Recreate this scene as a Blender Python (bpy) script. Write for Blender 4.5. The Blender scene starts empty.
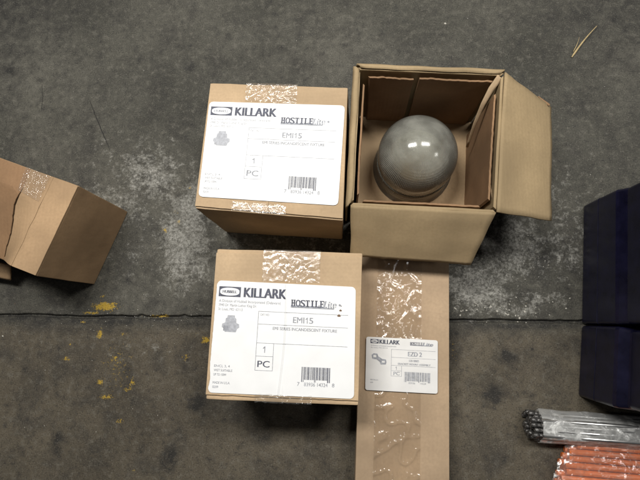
import bpy, bmesh, math, random
import numpy as np
from mathutils import Vector, Matrix, noise

random.seed(7)
S = bpy.context.scene
C = S.collection
R = math.radians

# ------------------------------------------------------------------ camera
F, PITCH, ROLL, H = 473.156, 0.170, 0.0652, 0.887
def cam_matrix():
    cp, sp, cr, sr = math.cos(PITCH), math.sin(PITCH), math.cos(ROLL), math.sin(ROLL)
    rx = Matrix(((1, 0, 0), (0, cp, -sp), (0, sp, cp)))
    ry = Matrix(((cr, 0, sr), (0, 1, 0), (-sr, 0, cr)))
    return ry @ rx
CM = cam_matrix()
def at(x, y, z=0.0):
    """point at height z seen at photo pixel (x, y)"""
    d = CM @ Vector(((x - 320) / F, -(y - 240) / F, -1.0))
    return Vector((0, 0, H)) + d * ((z - H) / d.z)
cam_data = bpy.data.cameras.new('camera')
cam_data.sensor_width = 36
cam_data.lens = F * 36 / 640
cam_data.clip_start = 0.01
cam_data.clip_end = 100
cam = bpy.data.objects.new('camera', cam_data)
C.objects.link(cam)
cam.matrix_world = Matrix.Translation((0, 0, H)) @ CM.to_4x4()
S.camera = cam

# ------------------------------------------------------------------ helpers
def link(o, parent=None):
    C.objects.link(o)
    if parent is not None:
        o.parent = parent
    return o
def world_loc(o):
    v = Vector(o.location)
    while o.parent:
        o = o.parent
        v += Vector(o.location)
    return v
def obj(name, bm, mats, parent=None, smooth=False):
    """bm is in world coordinates; the object keeps its parent's origin"""
    if parent is not None:
        off = world_loc(parent)
        for v in bm.verts:
            v.co -= off
    me = bpy.data.meshes.new(name)
    bm.to_mesh(me)
    bm.free()
    if not isinstance(mats, (list, tuple)):
        mats = [mats]
    for m in mats:
        me.materials.append(m)
    if smooth:
        for p in me.polygons:
            p.use_smooth = True
    return link(bpy.data.objects.new(name, me), parent)
def thing(name, loc, label, cat, group=None):
    o = bpy.data.objects.new(name, None)
    o.empty_display_size = 0.05
    o.location = loc
    link(o)
    o['label'] = label
    o['category'] = cat
    if group:
        o['group'] = group
    return o
def rebase(o, loc):
    """move a parentless mesh's origin to loc"""
    loc = Vector(loc)
    o.data.transform(Matrix.Translation(-loc))
    o.location = loc
def solidify(o, t, offset=-1):
    m = o.modifiers.new('solid', 'SOLIDIFY')
    m.thickness = t
    m.offset = offset
def bil(q, s, t):
    """q = TL, TR, BR, BL; s left->right, t top->bottom"""
    return (q[0] * (1 - s) + q[1] * s) * (1 - t) + (q[3] * (1 - s) + q[2] * s) * t
def sheet(bm, fn, nu, nv, mat=0):
    g = [[bm.verts.new(fn(i / nu, j / nv)) for i in range(nu + 1)] for j in range(nv + 1)]
    for j in range(nv):
        for i in range(nu):
            f = bm.faces.new((g[j + 1][i], g[j + 1][i + 1], g[j][i + 1], g[j][i]))
            f.material_index = mat
            f.smooth = True
    return g
def hexa(bm, fn, cuts=(8, 8, 3), bevel=0.0, wob=0.0, seed=0.0):
    """unit cube [0,1]^3 subdivided, mapped by fn(s,t,k), with bevelled edges and a small wobble"""
    b = bmesh.new()
    nx, ny, nz = cuts
    vs = {}
    def V(i, j, k):
        if (i, j, k) not in vs:
            vs[(i, j, k)] = b.verts.new(fn(i / nx, j / ny, k / nz))
        return vs[(i, j, k)]
    for i in range(nx):
        for j in range(ny):
            for k, fl in ((0, 0), (nz, 1)):
                q = [V(i, j, k), V(i + 1, j, k), V(i + 1, j + 1, k), V(i, j + 1, k)]
                b.faces.new(q)
    for i in range(nx):
        for k in range(nz):
            for j in (0, ny):
                b.faces.new([V(i, j, k), V(i + 1, j, k), V(i + 1, j, k + 1), V(i, j, k + 1)])
    for j in range(ny):
        for k in range(nz):
            for i in (0, nx):
                b.faces.new([V(i, j, k), V(i, j + 1, k), V(i, j + 1, k + 1), V(i, j, k + 1)])
    bmesh.ops.recalc_face_normals(b, faces=b.faces)
    if bevel > 0:
        b.normal_update()
        sharp = [e for e in b.edges if len(e.link_faces) == 2 and e.calc_face_angle() > 0.9]
        bmesh.ops.bevel(b, geom=sharp, offset=bevel, segments=2, profile=0.6, affect='EDGES', clamp_overlap=True)
    if wob > 0:
        for v in b.verts:
            n = noise.noise_vector(v.co * 22 + Vector((seed, 3.1 * seed, 0)))
            n2 = noise.noise_vector(v.co * 90 + Vector((seed, 0, seed)))
            v.co += n * wob + n2 * wob * 0.35
    me = bpy.data.meshes.new('tmp')
    b.to_mesh(me)
    b.free()
    bm.from_mesh(me)
    bpy.data.meshes.remove(me)
def tube(bm, p0, p1, r, n=12, inner=0.0, mat=0, cap=True):
    p0, p1 = Vector(p0), Vector(p1)
    ax = (p1 - p0).normalized()
    u = ax.orthogonal().normalized()
    w = ax.cross(u)
    def ring(p, rr):
        return [bm.verts.new(p + (u * math.cos(2 * math.pi * i / n) + w * math.sin(2 * math.pi * i / n)) * rr) for i in range(n)]
    a, b = ring(p0, r), ring(p1, r)
    def bridge(x, y, flip=False, sm=True):
        for i in range(n):
            q = [x[i], x[(i + 1) % n], y[(i + 1) % n], y[i]]
            f = bm.faces.new(q if not flip else q[::-1])
            f.smooth = sm
            f.material_index = mat
    bridge(a, b)
    if inner > 0:
        c, d = ring(p0, inner), ring(p1, inner)
        bridge(d, c)
        bridge(c, a, sm=False)
        bridge(b, d, sm=False)
    elif cap:
        for q in (a[::-1], b):
            f = bm.faces.new(q)
            f.material_index = mat
def lathe(bm, c, prof, n=96):
    rings = []
    for r, z in prof:
        if r < 1e-6:
            rings.append([bm.verts.new((c.x, c.y, c.z + z))])
        else:
            rings.append([bm.verts.new((c.x + r * math.cos(2 * math.pi * i / n), c.y + r * math.sin(2 * math.pi * i / n), c.z + z)) for i in range(n)])
    for a, b in zip(rings, rings[1:]):
        for i in range(n):
            j = (i + 1) % n
            if len(a) == 1 and len(b) == 1:
                continue
            if len(a) == 1:
                f = bm.faces.new((a[0], b[j], b[i]))
            elif len(b) == 1:
                f = bm.faces.new((a[i], a[j], b[0]))
            else:
                f = bm.faces.new((a[i], a[j], b[j], b[i]))
            f.smooth = True
    bmesh.ops.recalc_face_normals(bm, faces=bm.faces)

# ------------------------------------------------------------------ materials
def nt(name):
    m = bpy.data.materials.new(name)
    m.use_nodes = True
    t = m.node_tree
    for n in list(t.nodes):
        t.nodes.remove(n)
    out = t.nodes.new('ShaderNodeOutputMaterial')
    def N(kind, **kw):
        n = t.nodes.new('ShaderNode' + kind)
        for k, v in kw.items():
            if k.startswith('i_'):
                n.inputs[k[2:].replace('_', ' ')].default_value = v
            else:
                setattr(n, k, v)
        return n
    def L(a, b):
        t.links.new(a, b)
    return m, N, L, out
def mixrgb(N, L, fac, a, b, blend='MIX'):
    n = N('Mix', data_type='RGBA', blend_type=blend)
    for sock, val in ((n.inputs[0], fac), (n.inputs[6], a), (n.inputs[7], b)):
        if isinstance(val, (int, float)):
            sock.default_value = val
        elif isinstance(val, tuple):
            sock.default_value = val if len(val) == 4 else (*val, 1)
        else:
            L(val, sock)
    return n.outputs[2]
def ramp(N, L, fac, lo, hi):
    n = N('MapRange')
    n.inputs['From Min'].default_value = lo
    n.inputs['From Max'].default_value = hi
    L(fac, n.inputs['Value'])
    return n.outputs['Result']
def math_(N, L, op, a, b=None):
    n = N('Math', operation=op)
    for i, v in enumerate((a, b)):
        if v is None:
            continue
        if isinstance(v, (int, float)):
            n.inputs[i].default_value = v
        else:
            L(v, n.inputs[i])
    return n.outputs[0]

def cardboard(name, col, dark=0.75, flute_dir='X', seed=0.0, rough=0.78):
    m, N, L, out = nt(name)
    tc = N('TexCoord')
    mp = N('Mapping')
    mp.inputs['Location'].default_value = (seed, seed * 1.7, seed * .3)
    L(tc.outputs['Object'], mp.inputs['Vector'])
    big = N('TexNoise'); big.inputs['Scale'].default_value = 9; big.inputs['Detail'].default_value = 6
    L(mp.outputs[0], big.inputs['Vector'])
    fib = N('TexNoise'); fib.inputs['Scale'].default_value = 260; fib.inputs['Detail'].default_value = 4
    L(mp.outputs[0], fib.inputs['Vector'])
    wav = N('TexWave', wave_type='BANDS', bands_direction=flute_dir)
    wav.inputs['Scale'].default_value = 48; wav.inputs['Distortion'].default_value = 1.2
    wav.inputs['Detail'].default_value = 2
    L(mp.outputs[0], wav.inputs['Vector'])
    sc = N('TexNoise'); sc.inputs['Scale'].default_value = 34; sc.inputs['Detail'].default_value = 8; sc.inputs['Roughness'].default_value = .7
    L(mp.outputs[0], sc.inputs['Vector'])
    dk = tuple(c * dark for c in col)
    lt = tuple(min(1, c * 1.12) for c in col)
    c1 = mixrgb(N, L, ramp(N, L, big.outputs['Fac'], .35, .68), dk, lt)
    c2 = mixrgb(N, L, ramp(N, L, fib.outputs['Fac'], .3, .7), .0, 1.0) if False else None
    fm = math_(N, L, 'MULTIPLY', ramp(N, L, fib.outputs['Fac'], .35, .75), .3)
    c3 = mixrgb(N, L, fm, c1, tuple(c * .66 for c in col))
    sm = math_(N, L, 'MULTIPLY', ramp(N, L, sc.outputs['Fac'], .62, .78), .35)
    c4 = mixrgb(N, L, sm, c3, tuple(c * .42 for c in col))
    c5 = mixrgb(N, L, math_(N, L, 'MULTIPLY', wav.outputs['Fac'], .045), c4, tuple(c * .6 for c in col))
    b = N('BsdfPrincipled')
    b.inputs['Roughness'].default_value = rough
    b.inputs['Specular IOR Level'].default_value = .25
    L(c5, b.inputs['Base Color'])
    hsum = math_(N, L, 'ADD', math_(N, L, 'MULTIPLY', wav.outputs['Fac'], .18), math_(N, L, 'ADD', math_(N, L, 'MULTIPLY', fib.outputs['Fac'], .5), math_(N, L, 'MULTIPLY', big.outputs['Fac'], .3)))
    bp = N('Bump'); bp.inputs['Strength'].default_value = .25; bp.inputs['Distance'].default_value = .0012
    L(hsum, bp.inputs['Height'])
    L(bp.outputs[0], b.inputs['Normal'])
    L(b.outputs[0], out.inputs[0])
    return m
def film(name, tint, clear, scale, strength, rough=.12, milky=.1, dist=.004, facets=200, tilt=.7, stretch=1.0, lo=.5):
    """clear packing film: see-through, glossy, crinkled"""
    m, N, L, out = nt(name)
    tc = N('TexCoord')
    n1 = N('TexNoise'); n1.inputs['Scale'].default_value = scale; n1.inputs['Detail'].default_value = 5; n1.inputs['Distortion'].default_value = 1.2
    L(tc.outputs['Object'], n1.inputs['Vector'])
    n2 = N('TexNoise'); n2.inputs['Scale'].default_value = scale * 2.3; n2.inputs['Detail'].default_value = 2; n2.inputs['Distortion'].default_value = .8
    L(tc.outputs['Object'], n2.inputs['Vector'])
    hh = math_(N, L, 'ADD', n1.outputs['Fac'], math_(N, L, 'MULTIPLY', ramp(N, L, n2.outputs['Fac'], .56, .72), .55))
    bp = N('Bump'); bp.inputs['Strength'].default_value = strength; bp.inputs['Distance'].default_value = dist
    L(hh, bp.inputs['Height'])
    tr = N('BsdfTransparent'); tr.inputs['Color'].default_value = (*clear, 1)
    df = N('BsdfDiffuse'); df.inputs['Color'].default_value = (*tint, 1)
    mk = math_(N, L, 'ADD', milky * .6, math_(N, L, 'MULTIPLY', ramp(N, L, n1.outputs['Fac'], .5, .75), milky))
    ms = N('MixShader'); L(mk, ms.inputs[0]); L(tr.outputs[0], ms.inputs[1]); L(df.outputs[0], ms.inputs[2])
    gl = N('BsdfGlossy'); gl.inputs['Roughness'].default_value = rough; gl.inputs['Color'].default_value = (1, 1, 1, 1)
    # crumpled film: small facets, each tilted its own way
    vd = N('VectorMath', operation='SCALE'); vd.inputs['Scale'].default_value = 2.2 / scale
    nd = N('TexNoise'); nd.inputs['Scale'].default_value = scale * .5; nd.inputs['Detail'].default_value = 3
    L(tc.outputs['Object'], nd.inputs['Vector']); L(nd.outputs['Color'], vd.inputs[0])
    va = N('VectorMath', operation='ADD'); L(tc.outputs['Object'], va.inputs[0]); L(vd.outputs[0], va.inputs[1])
    vo = N('TexVoronoi'); vo.inputs['Scale'].default_value = facets
    st = N('Mapping'); st.inputs['Scale'].default_value = (1, stretch, 1); L(va.outputs[0], st.inputs['Vector']); L(st.outputs[0], vo.inputs['Vector'])
    vs = N('VectorMath', operation='SUBTRACT'); L(vo.outputs['Color'], vs.inputs[0]); vs.inputs[1].default_value = (.5, .5, .5)
    vk = N('VectorMath', operation='SCALE'); L(vs.outputs[0], vk.inputs[0])
    pn = N('TexNoise'); pn.inputs['Scale'].default_value = scale * .35; pn.inputs['Detail'].default_value = 2; L(st.outputs[0], pn.inputs['Vector'])
    L(math_(N, L, 'MULTIPLY', ramp(N, L, pn.outputs['Fac'], lo, lo + .14), tilt), vk.inputs['Scale'])
    vn = N('VectorMath', operation='ADD'); L(bp.outputs[0], vn.inputs[0]); L(vk.outputs[0], vn.inputs[1])
    nn = N('VectorMath', operation='NORMALIZE'); L(vn.outputs[0], nn.inputs[0])
    L(nn.outputs[0], gl.inputs['Normal'])
    fr = N('Fresnel'); fr.inputs['IOR'].default_value = 1.5
    m2 = N('MixShader'); L(math_(N, L, 'MINIMUM', math_(N, L, 'ADD', fr.outputs[0], .03), .3), m2.inputs[0]); L(ms.outputs[0], m2.inputs[1]); L(gl.outputs[0], m2.inputs[2])
    L(m2.outputs[0], out.inputs[0])
    return m
def simple(name, col, rough=.5, metal=0.0, nscale=60, var=.2, bump=.1, spec=.5):
    m, N, L, out = nt(name)
    tc = N('TexCoord')
    n = N('TexNoise'); n.inputs['Scale'].default_value = nscale; n.inputs['Detail'].default_value = 6
    L(tc.outputs['Object'], n.inputs['Vector'])
    b = N('BsdfPrincipled')
    b.inputs['Metallic'].default_value = metal
    b.inputs['Specular IOR Level'].default_value = spec
    L(mixrgb(N, L, ramp(N, L, n.outputs['Fac'], .3, .7), tuple(c * (1 - var) for c in col), tuple(min(1, c * (1 + var)) for c in col)), b.inputs['Base Color'])
    L(math_(N, L, 'ADD', rough - .08, math_(N, L, 'MULTIPLY', n.outputs['Fac'], .16)), b.inputs['Roughness'])
    bp = N('Bump'); bp.inputs['Strength'].default_value = bump; bp.inputs['Distance'].default_value = .002
    L(n.outputs['Fac'], bp.inputs['Height']); L(bp.outputs[0], b.inputs['Normal'])
    L(b.outputs[0], out.inputs[0])
    return m

M_CARD1 = cardboard('kraft cardboard', (.50, .358, .217), seed=1.3, flute_dir='Y')
M_CARD2 = cardboard('kraft cardboard second', (.51, .368, .226), seed=5.1, flute_dir='Y')
M_CARDL = cardboard('kraft cardboard long', (.45, .325, .21), seed=9.4)
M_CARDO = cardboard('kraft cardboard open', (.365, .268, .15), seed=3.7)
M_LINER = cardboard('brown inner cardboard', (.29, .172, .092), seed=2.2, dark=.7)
M_FLAPB = cardboard('browner board', (.27, .16, .085), seed=8.8, dark=.75)  # browner colour for the sagging left piece of the worn box's top
M_PAD = cardboard('tan cardboard pad', (.48, .34, .20), seed=6.6)
M_TORN = cardboard('torn cardboard edge', (.50, .36, .22), seed=4.2, dark=.75)
M_CARDX = cardboard('kraft cardboard worn', (.40, .265, .15), seed=7.9, dark=.68)
M_TAPE = film('clear packing tape', (.8, .76, .7), (.97, .96, .94), 150, .35, rough=.08, milky=.08, dist=.003, facets=260, tilt=.95, lo=.61)
M_TAPE2 = film('smooth packing tape', (.8, .76, .7), (.97, .96, .94), 85, .25, rough=.08, milky=.02, dist=.003, facets=330, tilt=.9, stretch=.45, lo=.72)
M_TAPE3 = film('stretched packing tape', (.8, .76, .7), (.97, .96, .94), 85, .4, rough=.09, milky=.08, dist=.003, facets=300, tilt=.8, stretch=.10, lo=.66)
M_WRAP = film('clear plastic sleeve', (.66, .66, .64), (.9, .9, .9), 60, .5, rough=.16, milky=.80, facets=110, tilt=.5, lo=.42)
M_WRAP2 = film('thin orange bundle film', (.8, .72, .66), (.97, .95, .94), 45, .5, rough=.12, milky=.17, facets=80, tilt=.5, lo=.45)
M_PAPER = simple('white label paper', (.82, .82, .815), rough=.55, nscale=40, var=.02, bump=.12, spec=.3)
M_PAPER2 = simple('grey white label paper', (.74, .73, .71), rough=.5, nscale=40, var=.03, bump=.04, spec=.4)
M_INK = simple('dark ink', (.07, .075, .105), rough=.6, nscale=300, var=.5, bump=0)
M_INKG = simple('faint ink', (.30, .31, .34), rough=.6, nscale=300, var=.35, bump=0)
M_INKF = simple('worn faint ink', (.40, .41, .44), rough=.6, nscale=300, var=.2, bump=0)
M_NAVY = simple('navy plastic', (.0068, .0068, .023), rough=.30, nscale=50, var=.35, bump=.06)
M_ALU = simple('bare metal', (.55, .55, .54), rough=.35, metal=.9, nscale=80, var=.15)
M_TIP = simple('dark threaded steel', (.13, .125, .12), rough=.3, metal=.6, nscale=400, var=.5, bump=.5)
M_ORANGE = simple('orange plastic', (.80, .20, .045), rough=.38, nscale=120, var=.22, bump=.05)
M_STRAW = simple('dry straw', (.42, .32, .16), rough=.7, nscale=120, var=.2)
M_DIRT = simple('brown speck', (.16, .10, .06), rough=.8, nscale=200, var=.3)

# glass with moulded prisms: fine vertical and horizontal ribs
def glass_mat(name, c, ribs):
    m, N, L, out = nt(name)
    tc = N('TexCoord')
    sep = N('SeparateXYZ'); L(tc.outputs['Object'], sep.inputs[0])
    ang = math_(N, L, 'ARCTAN2', sep.outputs[1], sep.outputs[0])
    a = math_(N, L, 'SINE', math_(N, L, 'MULTIPLY', ang, ribs))
    zz = math_(N, L, 'SINE', math_(N, L, 'MULTIPLY', sep.outputs[2], 1500.0))
    hgt = math_(N, L, 'ADD', math_(N, L, 'MULTIPLY', a, 1.0), math_(N, L, 'MULTIPLY', zz, .14))
    fade = ramp(N, L, sep.outputs[2], .142, .112)
    hgt = math_(N, L, 'MULTIPLY', hgt, fade)
    bp = N('Bump'); bp.inputs['Strength'].default_value = .6; bp.inputs['Distance'].default_value = .0018
    L(hgt, bp.inputs['Height'])
    dn = N('TexNoise'); dn.inputs['Scale'].default_value = 26; dn.inputs['Detail'].default_value = 6
    L(tc.outputs['Object'], dn.inputs['Vector'])
    dust = math_(N, L, 'ADD', .2, math_(N, L, 'MULTIPLY', ramp(N, L, dn.outputs['Fac'], .4, .75), .3))
    # prism lines gather dust in their valleys
    dust = math_(N, L, 'ADD', dust, math_(N, L, 'MULTIPLY', ramp(N, L, hgt, -.1, -1.0), .14))
    dust = math_(N, L, 'ADD', dust, math_(N, L, 'MULTIPLY', ramp(N, L, sep.outputs[2], .044, .034), -.12))
    b = N('BsdfPrincipled')
    b.inputs['Base Color'].default_value = (*c, 1)
    b.inputs['Transmission Weight'].default_value = 1.0
    b.inputs['Roughness'].default_value = .16
    b.inputs['IOR'].default_value = 1.3
    L(bp.outputs[0], b.inputs['Normal'])
    tr = N('BsdfTransparent'); tr.inputs['Color'].default_value = (.85, .85, .78, 1)
    mt = N('MixShader'); mt.inputs[0].default_value = .74
    L(b.outputs[0], mt.inputs[1]); L(tr.outputs[0], mt.inputs[2])
    d = N('BsdfDiffuse'); d.inputs['Color'].default_value = (.56, .555, .485, 1); L(bp.outputs[0], d.inputs['Normal'])
    m1 = N('MixShader'); L(dust, m1.inputs[0]); L(mt.outputs[0], m1.inputs[1]); L(d.outputs[0], m1.inputs[2])
    g = N('BsdfGlossy'); g.inputs['Roughness'].default_value = .13
    fr = N('Fresnel'); fr.inputs['IOR'].default_value = 1.5
    m2 = N('MixShader'); L(fr.outputs[0], m2.inputs[0]); L(m1.outputs[0], m2.inputs[1]); L(g.outputs[0], m2.inputs[2])
    L(m2.outputs[0], out.inputs[0])
    return m
M_GLASS = glass_mat('prismatic glass', (.88, .87, .83), 140.0)

# ------------------------------------------------------------------ floor
def floor_material():
    m, N, L, out = nt('stained concrete')
    tc = N('TexCoord')
    at_ = N('Attribute'); at_.attribute_name = 'stain_vignette'
    sep = N('SeparateColor'); L(at_.outputs['Color'], sep.inputs[0])
    a2 = N('Attribute'); a2.attribute_name = 'slab'
    def tex(scale, det=8, ro=.6, dist=0.0):
        n = N('TexNoise'); n.inputs['Scale'].default_value = scale; n.inputs['Detail'].default_value = det
        n.inputs['Roughness'].default_value = ro; n.inputs['Distortion'].default_value = dist
        L(tc.outputs['Object'], n.inputs['Vector'])
        return n.outputs['Fac']
    big, mid, fine, grit, cl = tex(3.2, 5, .55), tex(16, 9, .68, .4), tex(75, 8, .7), tex(420, 3, .6), tex(38, 9, .72, .6)
    up = mixrgb(N, L, ramp(N, L, big, .34, .66), (.047, .045, .036), (.106, .100, .081))
    lo = mixrgb(N, L, ramp(N, L, big, .34, .66), (.069, .057, .040), (.130, .109, .077))
    c = mixrgb(N, L, a2.outputs['Fac'], lo, up)
    c = mixrgb(N, L, math_(N, L, 'MULTIPLY', ramp(N, L, mid, .46, .66), .64), c, (.034, .032, .029))
    c = mixrgb(N, L, math_(N, L, 'MULTIPLY', ramp(N, L, fine, .52, .68), .42), c, (.185, .172, .142))
    c = mixrgb(N, L, math_(N, L, 'MULTIPLY', ramp(N, L, fine, .46, .32), .7), c, (.026, .025, .024))
    # dark pits and spots
    vo = N('TexVoronoi'); vo.inputs['Scale'].default_value = 34; L(tc.outputs['Object'], vo.inputs['Vector'])
    spot = math_(N, L, 'MULTIPLY', ramp(N, L, vo.outputs['Distance'], .16, .06), ramp(N, L, mid, .48, .60))
    c = mixrgb(N, L, math_(N, L, 'MULTIPLY', spot, .7), c, (.018, .017, .017))
    # dark grime, and painted corner vignette, where the attribute asks for it
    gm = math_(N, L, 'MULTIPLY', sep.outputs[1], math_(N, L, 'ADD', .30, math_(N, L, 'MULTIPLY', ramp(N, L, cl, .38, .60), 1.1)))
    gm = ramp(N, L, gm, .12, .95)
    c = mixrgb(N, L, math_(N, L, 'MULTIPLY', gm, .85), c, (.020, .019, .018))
    # pale scuffed cement dust
    speck = tex(190, 5, .75)
    dm = math_(N, L, 'ADD', math_(N, L, 'MULTIPLY', cl, .50), math_(N, L, 'ADD', math_(N, L, 'MULTIPLY', fine, .42), math_(N, L, 'MULTIPLY', speck, .34)))
    dm = math_(N, L, 'ADD', dm, math_(N, L, 'MULTIPLY', sep.outputs[0], .36))
    dm = math_(N, L, 'MULTIPLY', ramp(N, L, dm, .82, 1.0), ramp(N, L, sep.outputs[0], .02, .22))
    c = mixrgb(N, L, math_(N, L, 'MULTIPLY', dm, math_(N, L, 'ADD', .30, math_(N, L, 'MULTIPLY', ramp(N, L, speck, .40, .58), .6))), c, (.37, .36, .325))
    # yellow paint remains
    ym = math_(N, L, 'ADD', sep.outputs[2], math_(N, L, 'MULTIPLY', math_(N, L, 'SUBTRACT', tex(190, 6, .8), .5), 2.6))
    ym = ramp(N, L, ym, .55, .75)
    c = mixrgb(N, L, math_(N, L, 'MULTIPLY', ym, .9), c, (.43, .28, .03))
    # grit
    c = mixrgb(N, L, math_(N, L, 'MULTIPLY', ramp(N, L, grit, .58, .70), .38), c, (.25, .235, .195))
    c = mixrgb(N, L, math_(N, L, 'MULTIPLY', ramp(N, L, grit, .44, .34), .65), c, (.015, .015, .014))
    b = N('BsdfPrincipled'); L(c, b.inputs['Base Color'])
    b.inputs['Specular IOR Level'].default_value = .3
    L(math_(N, L, 'ADD', .55, math_(N, L, 'MULTIPLY', mid, .4)), b.inputs['Roughness'])
    bp = N('Bump'); bp.inputs['Strength'].default_value = .45; bp.inputs['Distance'].default_value = .0022
    L(math_(N, L, 'ADD', math_(N, L, 'ADD', fine, math_(N, L, 'MULTIPLY', grit, .45)), math_(N, L, 'MULTIPLY', mid, .8)), bp.inputs['Height'])
    L(bp.outputs[0], b.inputs['Normal'])
    L(b.outputs[0], out.inputs[0])
    return m

J0, J1 = at(0, 315.5), at(580, 322)
JD = (J1 - J0).normalized(); JD.z = 0; JD.normalize()
JN = Vector((-JD.y, JD.x, 0))
def blob(px, py, rx, ry, amp=1.0, z=0):
    p = at(px, py); k = F / H
    return (p.x, p.y, rx / k, ry / k, amp)
DUST = [blob(330, 240, 420, 75, .52), blob(330, 170, 420, 80, .28), blob(190, 210, 30, 50, .9), blob(600, 190, 60, 50, .35), blob(560, 240, 60, 60, .6), blob(185, 240, 34, 60, 1.0), blob(150, 175, 60, 50, .75), blob(120, 205, 70, 55, .6), blob(120, 150, 90, 30, .45), blob(185, 285, 40, 22, .6),
        blob(505, 245, 50, 40, .95), blob(475, 285, 45, 28, 1.0), blob(545, 300, 40, 14, .6), blob(505, 310, 55, 9, .8),
        blob(560, 195, 40, 55, .52), blob(600, 150, 60, 50, .3), blob(480, 322, 25, 6, .5), blob(170, 120, 60, 40, .25),
        blob(230, 30, 160, 40, .12), blob(470, 40, 130, 40, .16), blob(150, 345, 55, 28, 1.0), blob(178, 388, 26, 22, .9), blob(40, 340, 50, 14, .6), blob(520, 345, 60, 20, .6), blob(330, 58, 40, 20, .2)]
GRIME_VIGNETTE = [blob(-20, -10, 140, 130, .75), blob(660, -10, 130, 110, .65), blob(320, -30, 300, 50, .3), blob(140, 240, 28, 40, .35), blob(0, 225, 60, 60, .5), blob(650, 120, 60, 60, .4), blob(0, 480, 70, 60, .3), blob(500, 225, 12, 20, .6), blob(475, 262, 10, 14, .5), blob(10, 70, 16, 10, .8), blob(230, 15, 40, 14, .3), blob(105, 321, 90, 6, .8), blob(20, 319, 70, 8, .9), blob(180, 322, 50, 6, .7),  # broad corner blobs: vignette darkening painted into the floor colour
         blob(190, 66, 7, 9, .9), blob(140, 60, 6, 4, .8), blob(228, 38, 5, 4, .9), blob(263, 52, 4, 6, .7),
         blob(195, 402, 10, 8, 1.3), blob(169, 460, 9, 11, 1.25), blob(57, 443, 6, 12, 1.15), blob(143, 448, 5, 6, .9), blob(85, 370, 5, 4, .9), blob(25, 368, 4, 4, .9), blob(40, 355, 5, 5, .8), blob(262, 440, 10, 6, .4), blob(320, 455, 10, 7, .4), blob(200, 385, 14, 12, .5),
         blob(507, 357, 9, 7, 1.2), blob(492, 396, 11, 9, 1.3), blob(486, 405, 6, 5, 1.1), blob(515, 335, 8, 10, .6), blob(454, 345, 6, 22, .7),
         blob(590, 60, 50, 40, .25), blob(540, 255, 18, 26, .8), blob(520, 290, 10, 12, .5), blob(575, 270, 20, 60, .5),
         blob(520, 326, 70, 4, .8), blob(330, 318, 160, 6, .6), blob(20, 130, 8, 6, .5), blob(390, 25, 8, 5, .6), blob(40, 80, 5, 4, .7), blob(126, 378, 8, 22, .5),
         blob(382, 32, 3, 6, .7), blob(345, 45, 4, 3, .6), blob(506, 24, 5, 6, .5), blob(300, 18, 4, 3, .6), blob(75, 330, 70, 6, .5)]
YEL = [blob(118, 365, 26, 40, .40), blob(120, 310, 60, 10, .22), blob(200, 335, 12, 10, .35), blob(505, 312, 45, 8, .22), blob(455, 350, 5, 22, .4), blob(105, 306.5, 15, 5, 1.05), blob(92, 313, 12, 1.8, .8), blob(100, 334.5, 3.5, 6, .95), blob(124, 333.5, 7, 2, .75), blob(66, 358.5, 6, 2, .9),
       blob(115, 359, 3, 3, .85), blob(100, 382, 4, 4, .9), blob(106, 397, 8, 2.5, .95), blob(132, 384, 3.5, 7, .75), blob(128, 389, 7, 2, .75),
       blob(160, 316, 19, 1.8, .8), blob(206, 340, 6, 4, 1.0), blob(165, 230, 5, 4, .7), blob(178, 222, 3, 4, .7), blob(83, 322, 3, 2, .8), blob(103, 296, 5, 2, .7),
       blob(185, 357, 6, 5, .55), blob(120, 421, 6, 2.5, .8), blob(134, 470, 5, 2, .5), blob(190, 188, 3, 3, .7), blob(495, 312, 20, 3, .3), blob(70, 345, 2.5, 2.5, .7), blob(104, 362, 3, 2, .7), blob(176, 212, 4, 3, .6)]
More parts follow.
